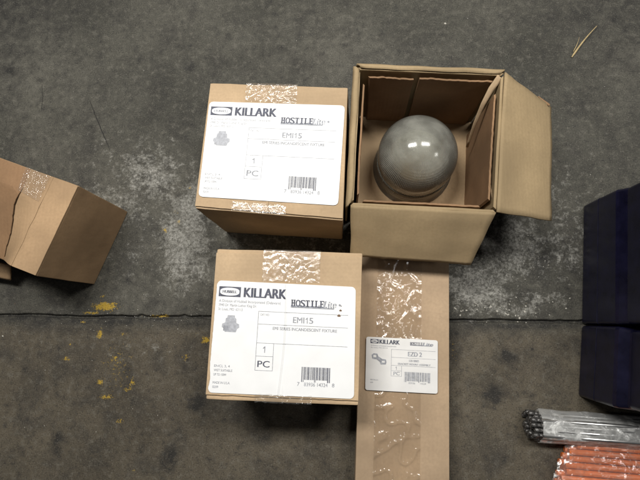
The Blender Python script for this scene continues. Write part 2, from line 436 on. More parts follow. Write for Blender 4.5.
def make_floor():
    def axis(lo, hi, step, far, extra=None):
        a = list(np.arange(lo, hi, step))
        d, x = step, lo
        while x > -far:
            d *= 1.6; x -= d; a.append(x)
        d, x = step, hi
        while x < far:
            d *= 1.6; x += d; a.append(x)
        if extra:
            a = [v for v in a if not (extra[0] - .002 < v < extra[1] + .002)] + list(np.arange(extra[0], extra[1], extra[2]))
        return np.array(sorted(a))
    us = axis(-.16, 1.46, .0048, 5)
    vs = axis(-.34, .76, .0048, 5, (-.016, .016, .0009))
    U, V = np.meshgrid(us, vs)
    X = J0.x + U * JD.x + V * JN.x
    Y = J0.y + U * JD.y + V * JN.y
    Z = np.zeros_like(X)
    near = np.abs(V) < .02
    idx = np.argwhere(near)
    for j, i in idx:
        u, v = U[j, i], V[j, i]
        if not (-.3 < u < 1.7):
            continue
        c = .0026 * noise.noise(Vector((u * 9, 0, 0))) + .0012 * noise.noise(Vector((u * 40, 4, 0)))
        w = .0020 + .0012 * noise.noise(Vector((u * 25, 9, 0))) + max(0, .0050 * (noise.noise(Vector((u * 48, 2, 1))) - .12)) * (1 if v > c else .4)
        w = max(w, .0009)
        d = abs(v - c)
        if d < w:
            Z[j, i] = -.0065
        elif d < w + .0022:
            Z[j, i] = -.0065 * (1 - (d - w) / .0022) * .5
        Z[j, i] += .0009 * (1 - min(1, abs(v) / .016)) * noise.noise(Vector((u * 45, v * 60, 3)))
    ny, nx = X.shape
    verts = np.stack([X, Y, Z], -1).reshape(-1, 3)
    ii = np.arange(ny * nx).reshape(ny, nx)
    faces = np.stack([ii[:-1, :-1], ii[:-1, 1:], ii[1:, 1:], ii[1:, :-1]], -1).reshape(-1, 4)
    me = bpy.data.meshes.new('floor')
    me.from_pydata(verts.tolist(), [], faces.tolist())
    me.update()
    rng = np.random.default_rng(3)
    def field(lst):
        o = np.zeros(X.shape)
        for (x, y, rx, ry, a) in lst:
            r2 = ((X - x) / rx) ** 2 + ((Y - y) / ry) ** 2
            o = np.maximum(o, a * np.exp(-r2 * .9))
        return o
    col = np.ones((ny * nx, 4), np.float32)
    col[:, 0] = (field(DUST) * np.clip(.5 + .5 * (V + .012) / .012, .42, 1)).ravel(); col[:, 1] = field(GRIME_VIGNETTE).ravel(); col[:, 2] = field(YEL).ravel()
    wav = .75 + .25 * np.sin(U * 37) * np.sin(U * 91 + 1)
    g = np.where(V > 0, .95 * np.exp(-(V / .004) ** 2), np.where(U < .34, .95, .75) * wav * np.exp(-(V / np.where(U < .34, .014, .008)) ** 2))
    col[:, 1] = np.maximum(col[:, 1], g.ravel())
    a = me.attributes.new('stain_vignette', 'FLOAT_COLOR', 'POINT'); a.data.foreach_set('color', col.ravel())
    s = np.clip((V + .03) / .03, 0, 1).astype(np.float32)
    b = me.attributes.new('slab', 'FLOAT', 'POINT'); b.data.foreach_set('value', s.ravel())
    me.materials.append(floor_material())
    o = link(bpy.data.objects.new('floor', me))
    o['kind'] = 'structure'
make_floor()

# ------------------------------------------------------------------ labels and print
def label_coords(q, z, bump=None):
    """q: photo pixels TL, TR, BR, BL -> fn(u 0..100, v 0..80, eps) on the box top"""
    c = [at(x, y, z) for x, y in q]
    def fn(u, v, e=0.0):
        p = bil(c, u / 100, v / 80)
        h = bump(u, v) if bump else 0.0
        return p + Vector((0, 0, h + e))
    return fn
def text_polys(s):
    cu = bpy.data.curves.new('t', 'FONT')
    cu.body = s
    cu.resolution_u = 3
    o = bpy.data.objects.new('t', cu)
    C.objects.link(o)
    dg = bpy.context.evaluated_depsgraph_get()
    ev = o.evaluated_get(dg)
    me = ev.to_mesh()
    vs = [(v.co.x, v.co.y) for v in me.vertices]
    ps = [tuple(p.vertices) for p in me.polygons]
    ev.to_mesh_clear()
    bpy.data.objects.remove(o); bpy.data.curves.remove(cu)
    return vs, ps
class Print:
    def __init__(self, fn):
        self.bm = bmesh.new(); self.fn = fn; self.k = 0
    def _e(self):
        self.k += 1
        return .00028 + self.k * 1.2e-6
    def poly(self, vs, ps, mat=0, lift=0.0):
        e = self._e() + lift
        bv = [self.bm.verts.new(self.fn(u, v, e)) for u, v in vs]
        for p in ps:
            try:
                f = self.bm.faces.new([bv[i] for i in p]); f.material_index = mat
            except ValueError:
                pass
    def rect(self, u0, v0, u1, v1, mat=0):
        e = self._e()
        n = max(1, int(abs(u1 - u0) / 1.5)); m = max(1, int(abs(v1 - v0) / 1.5))
        g = [[self.bm.verts.new(self.fn(u0 + (u1 - u0) * i / n, v0 + (v1 - v0) * j / m, e)) for i in range(n + 1)] for j in range(m + 1)]
        for j in range(m):
            for i in range(n):
                f = self.bm.faces.new((g[j + 1][i], g[j + 1][i + 1], g[j][i + 1], g[j][i])); f.material_index = mat
    def text(self, s, u0, u1, vbase, cap, mat=0, bold=0.0, shear=0.0, lift=0.0):
        vs, ps = text_polys(s)
        if not vs:
            return
        x0 = min(v[0] for v in vs); x1 = max(v[0] for v in vs)
        hb = [v[1] for v in text_polys('H')[0]]
        k = cap / (max(hb) - min(hb)); w = (u1 - u0) / (x1 - x0)
        for d in ((0,) if not bold else (-bold, -bold / 2, 0, bold / 2, bold)):
            pts = [(u0 + (x - x0) * w + d + shear * y * k, vbase - y * k) for x, y in vs]
            self.poly(pts, ps, mat, lift)
    def serif(self, s, u0, u1, vbase, cap, mat=0):
        n = len(s); cw = (u1 - u0) / n
        for i, ch in enumerate(s):
            a = u0 + i * cw; w = cw * .92; vt = vbase - cap
            def rc(x0, y0, x1, y1):
                self.rect(a + x0 * w, vbase - y0 * cap, a + x1 * w, vbase - y1 * cap, mat)
            sf = .13
            if ch == 'H':
                for x in (.08, .62):
                    rc(x, 0, x + .30, 1)
                    rc(x - .08, 0, x + .38, sf); rc(x - .08, 1 - sf, x + .38, 1)
                rc(.3, .44, .7, .58)
            elif ch == 'T':
                rc(.34, 0, .66, 1); rc(.2, 0, .8, sf); rc(0, 1 - sf, 1, 1); rc(0, .68, .1, 1); rc(.9, .68, 1, 1)
            elif ch == 'I':
                rc(.33, 0, .67, 1); rc(.15, 0, .85, sf); rc(.15, 1 - sf, .85, 1)
            elif ch == 'L':
                rc(.12, 0, .44, 1); rc(0, 1 - sf, .58, 1); rc(0, 0, 1, sf); rc(.88, 0, 1, .36)
            elif ch == 'E':
                rc(.12, 0, .44, 1); rc(0, 1 - sf, 1, 1); rc(0, 0, 1, sf); rc(.44, .44, .76, .57); rc(.88, 0, 1, .33); rc(.88, .7, 1, 1); rc(.7, .33, .8, .68)
            else:
                self.text(ch, a, a + w, vbase, cap, mat, bold=.22)
    def one(self, u, vbase, cap, mat=0):
        w = cap * .13
        pts = [(u, vbase), (u + w, vbase), (u + w, vbase - cap), (u + .15 * w, vbase - cap), (u - .22 * cap, vbase - .74 * cap), (u - .22 * cap, vbase - .6 * cap), (u, vbase - .74 * cap)]
        self.poly(pts, [tuple(range(7))], mat)
    def barcode(self, u0, v0, u1, v1, seed, mat=0):
        rg = random.Random(seed)
        u = u0
        guard = (u1 - u0) / 95
        bars = []
        while u < u1 - guard:
            w = guard * rg.choice((1, 1, 2, 3)); g = guard * rg.choice((1, 1, 2, 2))
            bars.append((u, min(u + w, u1)))
            u += w + g
        n = len(bars)
        for k, (a, b) in enumerate(bars):
            long = k < 3 or k > n - 4 or k in (n // 2, n // 2 + 1)
            self.rect(a, v0, b, v1 + (1.6 if long else 0), mat)
    def done(self, parent, mats):
        return obj('printing', self.bm, mats, parent)
def label_mesh(fn, nu=60, nv=44, r=3.2, tear=None):
    bm = bmesh.new()
    def P(s, t):
        u, v = s * 100, t * 80
        for cu, cv in ((r, r), (100 - r, r), (r, 80 - r), (100 - r, 80 - r)):
            du, dv = u - cu, v - cv
            if (du < 0) == (cu == r) and (dv < 0) == (cv == r) and du * du + dv * dv > 0:
                m = max(abs(du), abs(dv)) / math.hypot(du, dv)
                u, v = cu + du * m, cv + dv * m
                break
        if tear and u < 3:
            u += tear(v) * (1 - u / 3)
        return fn(u, v)
    sheet(bm, P, nu, nv)
    bmesh.ops.recalc_face_normals(bm, faces=bm.faces)
    return bm
def fixture_drawing(p, u0, v0, w, h, mat):
    prof = [(.30, 0), (.70, 0), (.72, .14), (.80, .2), (.82, .45), (.98, .52), (1.0, .72), (.9, .78), (.82, 1), (.2, 1), (.1, .78), (0, .72), (.02, .52), (.18, .45), (.2, .2), (.28, .14)]
    p.poly([(u0 + x * w, v0 + y * h) for x, y in prof], [tuple(range(len(prof)))], mat)
def carton_print(fn, parent, faint, dirt=False):
    p = Print(fn)
    G = 2 if faint else 1
    p.rect(1.8, 4.2, 17.8, 11.6, 0)
    el = [(9.8 + 7.1 * math.cos(a) * (1 if abs(math.cos(a)) < .7 else 1), 7.9 + 2.9 * math.copysign(abs(math.sin(a)) ** .7, math.sin(a))) for a in [2 * math.pi * i / 40 for i in range(40)]]
    p.poly(el, [tuple(range(40))], 3, .00016)
    p.text('HUBBELL', 4.7, 14.9, 8.9, 2.0, 1 if faint else 0, bold=.12, lift=.0003)
    p.text('KILLARK', 20.4, 50.6, 11.4, 7.0, 0, bold=.42)
    p.text('A Division of Hubbell Incorporated (Delaware)', 2.5, 47, 15.6, 1.9, G)
    p.text('3940 Dr. Martin Luther King Dr.', 2.5, 30, 18.6, 1.9, G)
    p.text('St. Louis, MO  63113', 2.5, 20, 21.6, 1.9, G)
    p.rect(54.4, 15.7, 85.0, 17.4, 1)
    p.serif('HOSTILE', 54.5, 78.2, 16.4, 4.9, 0)
    p.text('Lite', 77.6, 86.0, 16.2, 4.6, 1, bold=.3, shear=.25)
    for k in range(5):
        p.rect(78.4 + k * 1.7, 12.6 + .2 * k, 79.0 + k * 1.7, 16.6, 3)
    a = [(89 + .8 * math.cos(t), 14 + .8 * math.sin(t)) for t in [2 * math.pi * i / 14 for i in range(14)]]
    p.poly(a, [tuple(range(14))], 1)
    ln = .28
    p.rect(31.5, 21, 95, 21 + ln, G); p.rect(31.5, 30.2, 95, 30.2 + ln, G); p.rect(31.5, 43.7, 95, 43.7 + ln, G)
    p.rect(31.5, 21.3, 31.5 + ln, 63, G); p.rect(43.6, 44, 43.6 + ln, 63, G)
    p.rect(31.5, 53, 43.6, 53 + ln, G); p.rect(31.5, 63, 43.9, 63 + ln, G)
    p.text('CAT. NO.', 33, 39.5, 24.2, 1.5, G)
    K = 1
    p.text('EMI', 56.5, 64.3, 28.4, 4.2, K, bold=.1); p.one(66.2, 28.4, 4.2, K); p.text('5', 67.9, 70.6, 28.4, 4.2, K, bold=.1)
    p.text('EMI SERIES INCANDESCENT FIXTURE', 42.5, 87.5, 34.0, 2.1, 1, bold=.05)
    p.one(37.4, 50.6, 4.5, K)
    p.text('PC', 33.2, 41.6, 60.8, 4.4, 1 if faint else 0, bold=.08)
    p.barcode(64, 59.3, 83.5, 68.2, 5, 0 if not faint else 0)
    p.text('7', 61.3, 62.9, 72.6, 2.6, 1); p.text('83936 14324', 66, 82, 72.6, 2.5, 1); p.text('8', 85, 86.6, 72.6, 2.6, 1)
    fixture_drawing(p, 6, 25, 12.5, 12, 2)
    p.rect(7.2, 32.5, 11.5, 36.2, G)
    p.rect(9, 27.2, 14.5, 28, G)
    for s, v, w in (('ENCL 3, 4', 62, 11), ('WET SUITABLE', 65, 13), ('UP TO 150W', 68, 9), ('MADE IN U.S.A.', 73.6, 12), ('0209', 76.6, 4)):
        p.text(s, 3, 3 + w, v, 1.6, G)
    if dirt:
        for (u, v, r) in ((89.6, 17.8, .7), (88.6, 21.6, .9), (90, 14.6, .3)):
            p.poly([(u + r * 1.3 * math.cos(t) * (1 + .3 * math.sin(3 * t)), v + r * math.sin(t)) for t in [2 * math.pi * i / 12 for i in range(12)]], [tuple(range(12))], 4)
    return p.done(parent, [M_INK, M_INKG, M_INKF, M_PAPER, M_DIRT])

# ------------------------------------------------------------------ closed cartons
def V3(l):
    return [Vector(p) for p in l]
def closed_carton(T, B, h, label, mat, seed, inset):
    T = V3(T); B = V3(B)
    base = sum(B, Vector()) / 4
    t = thing('cardboard_box', base, label, 'box', 'small cardboard boxes with big white labels')
    bm = bmesh.new()
    Tb = [Vector((p.x, p.y, h - .0032)) for p in T]
    hexa(bm, lambda s, q, k: bil(B, s, q) * (1 - k) + bil(Tb, s, q) * k + Vector((0, 0, .0006 * (1 - k))), (14, 14, 8), .0026, .0007, seed)
    obj('box_body', bm, mat, t)
    # two major flaps meeting on the middle seam, slightly short of the end folds
    for s0, s1 in ((.0015, .4996), (.5002, .9985)):
        bm = bmesh.new()
        def fn(s, q, k, s0=s0, s1=s1):
            ss = s0 + (s1 - s0) * s
            qq = inset[0] + (inset[1] - inset[0]) * q
            wob = .0009 * noise.noise(Vector((ss * 9, q * 3, seed)))
            if q in (0.0, 1.0):
                qq += .004 * noise.noise(Vector((ss * 14, q * 7, seed * 3)))
            lift = .0012 * math.exp(-((ss - .5) / .05) ** 2) * (.5 + noise.noise(Vector((q * 4, seed, 0))))
            p = bil(T, ss, qq)
            return Vector((p.x, p.y, h - .0031 + .0031 * k + wob * .25 + max(lift, 0) * .6))
        hexa(bm, fn, (14, 18, 1), .0007)
        obj('top_flap', bm, mat, t)
    return t, T
def tape_sheet(parent, fn, nu, nv, mat, name='tape'):
    bm = bmesh.new()
    sheet(bm, fn, nu, nv)
    bmesh.ops.recalc_face_normals(bm, faces=bm.faces)
    return obj(name, bm, mat, parent)

HB = .1827
T1 = [(-.2252, .3848, HB), (-.0013, .3692, HB), (-.0111, .1508, HB), (-.2422, .174, HB)]
B1 = [(-.2237, .3872, 0), (.0007, .3706, 0), (-.0154, .1529, 0), (-.2398, .1695, 0)]
T2 = [(-.2049, .1097, HB), (.0177, .1014, HB), (.0087, -.1187, HB), (-.2135, -.1124, HB)]
B2 = [(-.2066, .1081, 0), (.0165, .0999, 0), (.0088, -.1182, 0), (-.2144, -.1101, 0)]
b1, T1v = closed_carton(T1, B1, HB, 'closed kraft box with uncreased big white label, left of the open box', M_CARD1, 1.7, (.012, .985))
b2, T2v = closed_carton(T2, B2, HB, 'closed kraft box with white label creased down its middle, beside the long box', M_CARD2, 4.4, (.028, .968))

def crease(u, v):
    c = 50 + 1.6 * math.sin(v / 24) - .012 * v
    r = .0013 * math.exp(-((u - c) / .45) ** 2)
    c2 = 47.5 - (v - 62) * .35
    if v > 58:
        r += .0006 * math.exp(-((u - (50 - (v - 58) * -.0) + (80 - v) * .12 - 2.5) / .7) ** 2) * (v - 58) / 22
    return r + .0005 * noise.noise(Vector((u / 14, v / 14, 2)))
def ripple(u, v):
    return .0005 * noise.noise(Vector((u / 16, v / 12, 7))) + .0005 * math.exp(-((u - 47) / 1.6) ** 2)
LZ = HB + .0016
l1 = label_coords([(209.5, 101.5), (345, 105.5), (338, 205.5), (198.3, 196.5)], LZ, ripple)
l2 = label_coords([(217.5, 280.3), (355.8, 287), (354, 399), (207.6, 392.5)], LZ, crease)
o = obj('label', label_mesh(l1), M_PAPER, b1); carton_print(l1, o, True)
o = obj('label', label_mesh(l2, 320, 60, tear=lambda v: max(0, .9 - abs(v - 70) / 9) * 1.1 + .25 * noise.noise(Vector((v / 2.5, 0, 0)))), M_PAPER, b2); carton_print(l2, o, False, True)

def top_strip(T, z, u0, u1, v0, v1, seed, amp=.0008):
    """strip of tape on a box top between fractions u0..u1, v0..v1 (v<0 or >1 folds down the end)"""
    def fn(s, q):
        u = u0 + (u1 - u0) * s; v = v0 + (v1 - v0) * q
        jag = .012 * noise.noise(Vector((s * 11, q * 2 if q in (0., 1.) else 0, seed))) if q in (0., 1.) else 0
        v += jag
        vv = min(max(v, 0), 1)
        p = bil(T, u, vv)
        n = noise.noise(Vector((u * 40, v * 40, seed)))
        e = (v - vv) * .22
        down = -abs(e)
        dirv = (T[0] - T[3]).normalized() * (.0006 if e < 0 else (-.0006 if e > 0 else 0))
        return Vector((p.x, p.y, z + amp * max(n, -.3))) + dirv + Vector((0, 0, down))
    return fn
tape_sheet(b1, top_strip(T1v, HB + .0016, .27, .64, -.06, .15, 1.0), 44, 30, M_TAPE)
tape_sheet(b1, top_strip(T1v, HB + .0034, .255, .62, .93, 1.02, 2.0), 44, 24, M_TAPE)
tape_sheet(b2, top_strip(T2v, HB + .0016, .33, .72, -.05, .215, 3.0), 44, 34, M_TAPE3)
tape_sheet(b2, top_strip(T2v, HB + .0030, .33, .70, .95, 1.0, 3.5), 40, 20, M_TAPE3)

# ------------------------------------------------------------------ long carton
HL = .070
LL0, LL1 = at(355.2, 405, HL), at(353.6, 480, HL)
ld = (LL1 - LL0).normalized()
RR0, RR1 = at(449.3, 262, HL), at(449.6, 480, HL)
rd = (RR1 - RR0).normalized()
def along(p, d, y):
    return p + d * ((y - p.y) / d.y)
YB, YF = .150, -.50
TL_ = [along(LL0, ld, YB), along(RR0, rd, YB), along(RR0, rd, YF), along(LL0, ld, YF)]
TL_[0].x = max(TL_[0].x, .0205)
BL_ = [Vector((p.x, p.y, 0)) for p in TL_]
tl = thing('long_cardboard_box', sum(BL_, Vector()) / 4, 'long narrow kraft box with small white label, lying under the open box flap', 'box')
bm = bmesh.new()
TLb = [p - Vector((0, 0, .0030)) for p in TL_]
hexa(bm, lambda s, q, k: bil(BL_, s, q) * (1 - k) + bil(TLb, s, q) * k + Vector((0, 0, .0006 * (1 - k))), (8, 30, 4), .0024, .0007, 6.0)
obj('box_body', bm, M_CARDL, tl)
for s0, s1 in ((.003, .997),):
    bm = bmesh.new()
    def fn(s, q, k, s0=s0, s1=s1):
        ss = s0 + (s1 - s0) * s
        p = bil(TL_, ss, .004 + .992 * q)
        return Vector((p.x, p.y, HL - .0029 + .0029 * k + .0006 * noise.noise(Vector((ss * 5, q * 14, 2)))))
    hexa(bm, fn, (8, 40, 1), .0007)
    obj('top_flap', bm, M_CARDL, tl)
def ltape(s, q):
    p = bil(TL_, .19 + .50 * s, .02 + .96 * q)
    n = noise.noise(Vector((p.x * 60, p.y * 38, 5)))
    r = 1 - abs(noise.noise(Vector((p.x * 26 + p.y * 18, p.y * 34 - p.x * 20, 9))))
    return Vector((p.x, p.y, HL + .0012 + .0007 * max(n, 0) + .0018 * max(0, r - .86) / .14))
tape_sheet(tl, ltape, 50, 240, M_TAPE2)
l3 = label_coords([(366.3, 336.6), (437.8, 340.4), (437.6, 393.8), (365.2, 389.9)], HL + .0046, lambda u, v: .0004 * noise.noise(Vector((u / 16, v / 14, 3))))
o = obj('label', label_mesh(l3, 40, 32, r=3), M_PAPER2, tl)
p = Print(l3)
p.rect(6, 3, 17.5, 9.5, 0)
p.poly([(11.7 + 4.6 * math.cos(t), 6.2 + 2.4 * math.sin(t)) for t in [2 * math.pi * i / 30 for i in range(30)]], [tuple(range(30))], 2, .00016)
p.text('HUBBELL', 8.4, 15, 7.2, 1.9, 0, bold=.1, lift=.0003)
p.text('KILLARK', 19, 47, 9.6, 6.4, 0, bold=.4)
p.rect(61.5, 8.8, 92, 10.0, 1)
p.serif('HOSTILE', 61.5, 79, 9.6, 4.8, 0)
p.text('Lite', 79.5, 93, 9.4, 4.8, 1, bold=.5, shear=.2)
p.text('A Division of Hubbell Incorporated', 7, 42, 13.6, 1.8, 1); p.text('St. Louis, MO 63113', 7, 30, 16.6, 1.7, 1)
ln = .4
for v in (17, 29, 41):
    p.rect(35.5, v, 97, v + ln, 1)
p.rect(35.5, 17, 35.9, 57, 1); p.rect(50, 41.4, 50.4, 57, 1); p.rect(35.5, 49, 50, 49.4, 1); p.rect(35.5, 57, 50.4, 57.4, 1)
p.text('EZD 2', 59, 78, 26.4, 6.6, 1, bold=.35)
p.text('EZD SERIES', 60.5, 74, 34.6, 3, 1, bold=.1)
p.text('BRACKET MOUNT ASSEMBLY', 45, 90, 39.8, 2.8, 1, bold=.1)
p.one(42.6, 47.6, 4.8, 1); p.text('PC', 39, 47.5, 55.6, 4.8, 1, bold=.15)
p.barcode(54, 50, 90, 63.5, 8, 1)
p.text('83936', 60, 69, 67.6, 2.6, 1); p.text('14524', 76, 84, 67.6, 2.6, 1)
brk = [(8, 27), (11, 24.5), (16, 25), (17.5, 29), (23, 32.5), (28, 33), (29, 37), (28, 40.5), (21, 41), (19.5, 37), (15, 33.5), (9, 33)]
p.poly(brk, [tuple(range(len(brk)))], 1)
p.rect(10.5, 27, 14.5, 30.5, 2); p.rect(22.5, 35.5, 26.5, 38, 2)
p.text('MADE IN U.S.A.', 7, 18, 65, 1.8, 1); p.text('0209', 7, 10.5, 69, 1.8, 1)
p.done(o, [M_INK, M_INKG, M_PAPER2])

# ------------------------------------------------------------------ open carton
HO = .1811
T3 = V3([(.0151, .4032, HO), (.2436, .3844, HO), (.2179, .1605, HO), (.0006, .1752, HO)])
B3 = V3([(.0172, .4031, 0), (.2396, .3845, 0), (.2213, .1651, 0), (-.0012, .1837, 0)])
t3 = thing('open_cardboard_box', sum(B3, Vector()) / 4, 'open kraft box with flaps spread out, a glass dome standing inside', 'box')
c3 = sum(B3, Vector()) / 4
WT = .0042
def box_in(d, z):
    """corner ring of the box at height z moved inward by d (TL,TR,BR,BL)"""
    k = z / HO
    q = [B3[i] * (1 - k) + Vector((T3[i].x, T3[i].y, HO)) * k for i in range(4)]
    ex = (q[1] - q[0] + q[2] - q[3]); ex.z = 0; ex.normalize()
    ey = Vector((-ex.y, ex.x, 0))
    sg = ((1, -1), (-1, -1), (-1, 1), (1, 1))
    return [q[i] + ex * sg[i][0] * d + ey * sg[i][1] * d for i in range(4)]
bm = bmesh.new()
def side_slab(bm, i, j, d0, d1, z0, z1, a0=0.0, a1=1.0, cuts=(14, 1, 8), top=None, lean=0.0, wob=.0006, seed=0):
    def fn(s, q, k):
        sa = a0 + (a1 - a0) * s
        zt = z1 + (top(sa) if top else 0)
        z = z0 + (zt - z0) * k
        d = d0 + (d1 - d0) * q + lean * k
        r = box_in(d, min(z, HO))
        p = r[i] * (1 - sa) + r[j] * sa
        return Vector((p.x, p.y, z))
    hexa(bm, fn, cuts, .0006, wob, seed)
side_slab(bm, 0, 1, 0, WT, .001, HO - .001, seed=1)
side_slab(bm, 3, 2, 0, WT, .001, HO - .001, seed=2)
e = WT * 1.04 / .22
side_slab(bm, 0, 3, 0, WT, .001, HO - .001, e, 1 - e, seed=3)
side_slab(bm, 1, 2, 0, WT, .001, HO - .001, e, 1 - e, seed=4)
def fl(s, q, k):
    r = box_in(WT + .0003, .004)
    p = bil(r, s, q); return Vector((p.x, p.y, .0012 + .003 * k))
hexa(bm, fl, (6, 6, 1), 0, 0)
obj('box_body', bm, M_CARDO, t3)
bm = bmesh.new()
hexa(bm, lambda s, q, k: (lambda p: Vector((p.x, p.y, .0046 + .0025 * k)))(bil(box_in(WT + .0006, .006), s, q)), (8, 8, 1), .0003, .0004, 3)
obj('floor_pad', bm, M_PAD, t3)
def jag(seed, a=.004, f=24, b=0.0):
    return lambda s: a * noise.noise(Vector((s * f, seed, 0))) + .4 * a * noise.noise(Vector((s * f * 4, seed, 5))) + b
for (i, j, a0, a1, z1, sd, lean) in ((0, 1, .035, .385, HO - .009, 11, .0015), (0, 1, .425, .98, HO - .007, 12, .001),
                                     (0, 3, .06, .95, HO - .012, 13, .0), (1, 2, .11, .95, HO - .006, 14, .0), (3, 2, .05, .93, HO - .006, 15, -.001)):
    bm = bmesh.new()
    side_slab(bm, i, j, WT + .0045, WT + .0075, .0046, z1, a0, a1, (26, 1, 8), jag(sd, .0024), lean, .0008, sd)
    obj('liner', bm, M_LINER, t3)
# the curled strip torn loose at the back right corner, and a torn sliver on the right liner
def strip(name, pts, w0, w1, mat, th=.0016):
    bm = bmesh.new()
    n = len(pts) - 1
    def fn(s, q):
        x = q * n; i = min(int(x), n - 1); f = x - i
        a, b = pts[i], pts[i + 1]
        p = a * (1 - f) + b * f
        w = w0 + (w1 - w0) * q
        tdir = (b - a).normalized()
        side = tdir.cross(Vector((0, 0, 1)))
        side = side.normalized() if side.length > 1e-4 else Vector((1, 0, 0))
        return p + (side + Vector((0, 0, .35))) * w * (s - .5) + Vector((0, 0, .0012 * noise.noise(p * 60)))
    sheet(bm, fn, 3, 16)
    ob = obj(name, bm, mat, t3)
    solidify(ob, th, 0)
    return ob
strip('loose_strip', [at(500, 77, HO - .003), at(491, 89, HO - .012), at(483, 104, HO - .028), at(475, 123, HO - .06), at(467, 147, HO - .115)], .0100, .0040, M_TORN)
strip('torn_sliver', [at(538, 96.5, .128), at(544, 101, .127), at(549.5, 105.5, .126)], .0008, .004, M_LINER)
strip('torn_sliver', [at(489, 176, HO - .022), at(490.5, 187, HO - .018), at(492.5, 199, HO - .012)], .001, .0016, M_TORN)
# outer flaps
def flap(name, fa, fb, ea, eb, mat, seed, cut_a=0.0, cut_b=0.0, nu=22, nv=18, bow=.0022, lift=.0015):
    """fa-fb: fold on the rim; ea-eb: free edge; cut_*: how far the free corners are clipped"""
    bm = bmesh.new()
    def fn(s, q):
        a = fa * (1 - q) + ea * q; b = fb * (1 - q) + eb * q
        ss = s
        p = a * (1 - ss) + b * ss
        z = lift * math.sin(min(1, q * 5) * math.pi * .5) * (1 - q) + bow * math.sin(q * math.pi) * (.6 + .8 * noise.noise(Vector((s * 2, seed, 0))))
        p = p + Vector((0, 0, z))
        p += noise.noise_vector(Vector((s * 3, q * 3, seed))) * .0016
        if q == 1.0:
            p += (ea - fa).normalized() * .0016 * noise.noise(Vector((s * 16, seed, 1)))
        return p
    sheet(bm, fn, nu, nv)
    bmesh.ops.recalc_face_normals(bm, faces=bm.faces)
    ob = obj(name, bm, mat, t3)
    solidify(ob, .0036, 0)
    return ob
flap('outer_flap', T3[1] + Vector((.0005, 0, -.0005)), T3[2] + Vector((.0005, 0, -.0005)), at(550.5, 107.5, .118), at(551, 221, .122), M_CARDO, 3)
flap('outer_flap', T3[3] + Vector((.001, 0, -.0005)), T3[2] + Vector((-.001, 0, -.0005)), at(350.5, 255, .118), at(470.5, 264.5, .116), M_CARDO, 5)
# the back and left flaps hang down outside their walls
def hang(i, j, seed, out=.0):
    bm = bmesh.new()
    prof = [(.002, .0), (-.0005, .0018), (-.0035, .0012), (-.0058, -.002), (-.0066, -.008), (-.0064 - out * .3, -.04), (-.0075 - out, -.100)]
    def fn(s, q):
        x = q * (len(prof) - 1); k = min(int(x), len(prof) - 2); f = x - k
        d = prof[k][0] * (1 - f) + prof[k + 1][0] * f; z = prof[k][1] * (1 - f) + prof[k + 1][1] * f
        sa = .015 + .97 * s
        r = box_in(d, HO)
        p = r[i] * (1 - sa) + r[j] * sa
        return Vector((p.x, p.y, HO + z)) + noise.noise_vector(Vector((s * 6, q * 2, seed))) * .0012
    sheet(bm, fn, 24, 18)
    bmesh.ops.recalc_face_normals(bm, faces=bm.faces)
    ob = obj('outer_flap', bm, M_CARDO, t3)
    solidify(ob, .0030, 0)
hang(0, 1, 21)
hang(0, 3, 22)

# ------------------------------------------------------------------ glass globe
gb = at(412, 168.5, .006)
g = thing('glass_globe', Vector((gb.x, gb.y, .0045)), 'grey ribbed glass dome of a lamp standing inside the open box', 'lamp globe')
gc = Vector((gb.x, gb.y, .0045))
RG = .0693
def shell(prof, t=.004):
    inner = [(max(0, r - t), z - (t if r < t * 1.5 else 0)) for r, z in prof]
    return prof, inner
# skirt with rim
outer = [(.0725, .000), (.0742, .002), (.0742, .006), (.0712, .009), (.0695, .014), (.0690, .030), (.0682, .037), (.0650, .0405)]
prof = outer + [(.0610, .0405), (.0645, .034), (.0650, .014), (.0655, .000), (.0725, .000)]
bm = bmesh.new(); lathe(bm, gc, prof, 128)
bmesh.ops.remove_doubles(bm, verts=bm.verts, dist=1e-6)
obj('skirt', bm, M_GLASS, g)
dome = [(.0640, .0412), (.0655, .0435), (.0695, .0475)]
zc, rz = .075, .067
for k in range(0, 25):
    a = -0.22 + (math.pi / 2 + .22) * k / 24
    dome.append((RG * math.cos(a) if k < 24 else 0.0, zc + (rz if a > 0 else .13) * math.sin(a)))
inner = []
for r, z in reversed(dome):
    inner.append((max(0.0, r * .945 - .0002), zc + (z - zc) * .945 if z > zc else z))
prof = dome + inner + [dome[0]]
bm = bmesh.new(); lathe(bm, gc, prof, 128)
bmesh.ops.remove_doubles(bm, verts=bm.verts, dist=1e-6)
bmesh.ops.recalc_face_normals(bm, faces=bm.faces)
obj('dome', bm, M_GLASS, g)

# ------------------------------------------------------------------ left carton
HX = .176
A, Bc = at(78, 185.5, HX), at(35, 276, HX)
eg = (Bc - A).normalized()              # along the visible edge, towards the viewer
out_ = Vector((-eg.y, eg.x, 0))         # outward (to the right)
if out_.x < 0:
    out_ = -out_
DX = .27
Cx, Dx = A - out_ * DX + eg * .006, Bc - out_ * DX + eg * .004
TX = [Cx, A, Bc, Dx]
A0, B0 = at(128, 212, 0), at(94.5, 284.5, 0)
BX = [Vector((Cx.x, Cx.y, 0)), A0, B0, Vector((Dx.x, Dx.y, 0))]
tx = thing('cardboard_box', sum(BX, Vector()) / 4, 'worn kraft box with split sagging top, alone at the left edge of the photo', 'box')
bm = bmesh.new()
TXb = [p - Vector((0, 0, .0036)) for p in TX]
def seam(q):      # fraction across (0 left .. 1 right) of the split, at fraction q from back to front
    return .69 + .03 * noise.noise(Vector((q * 3.5, 4, 0))) + .03 * (q - .5) + .008 * noise.noise(Vector((q * 18, 1, 0)))
def score(q):
    return .835 + .006 * noise.noise(Vector((q * 6, 8, 0)))
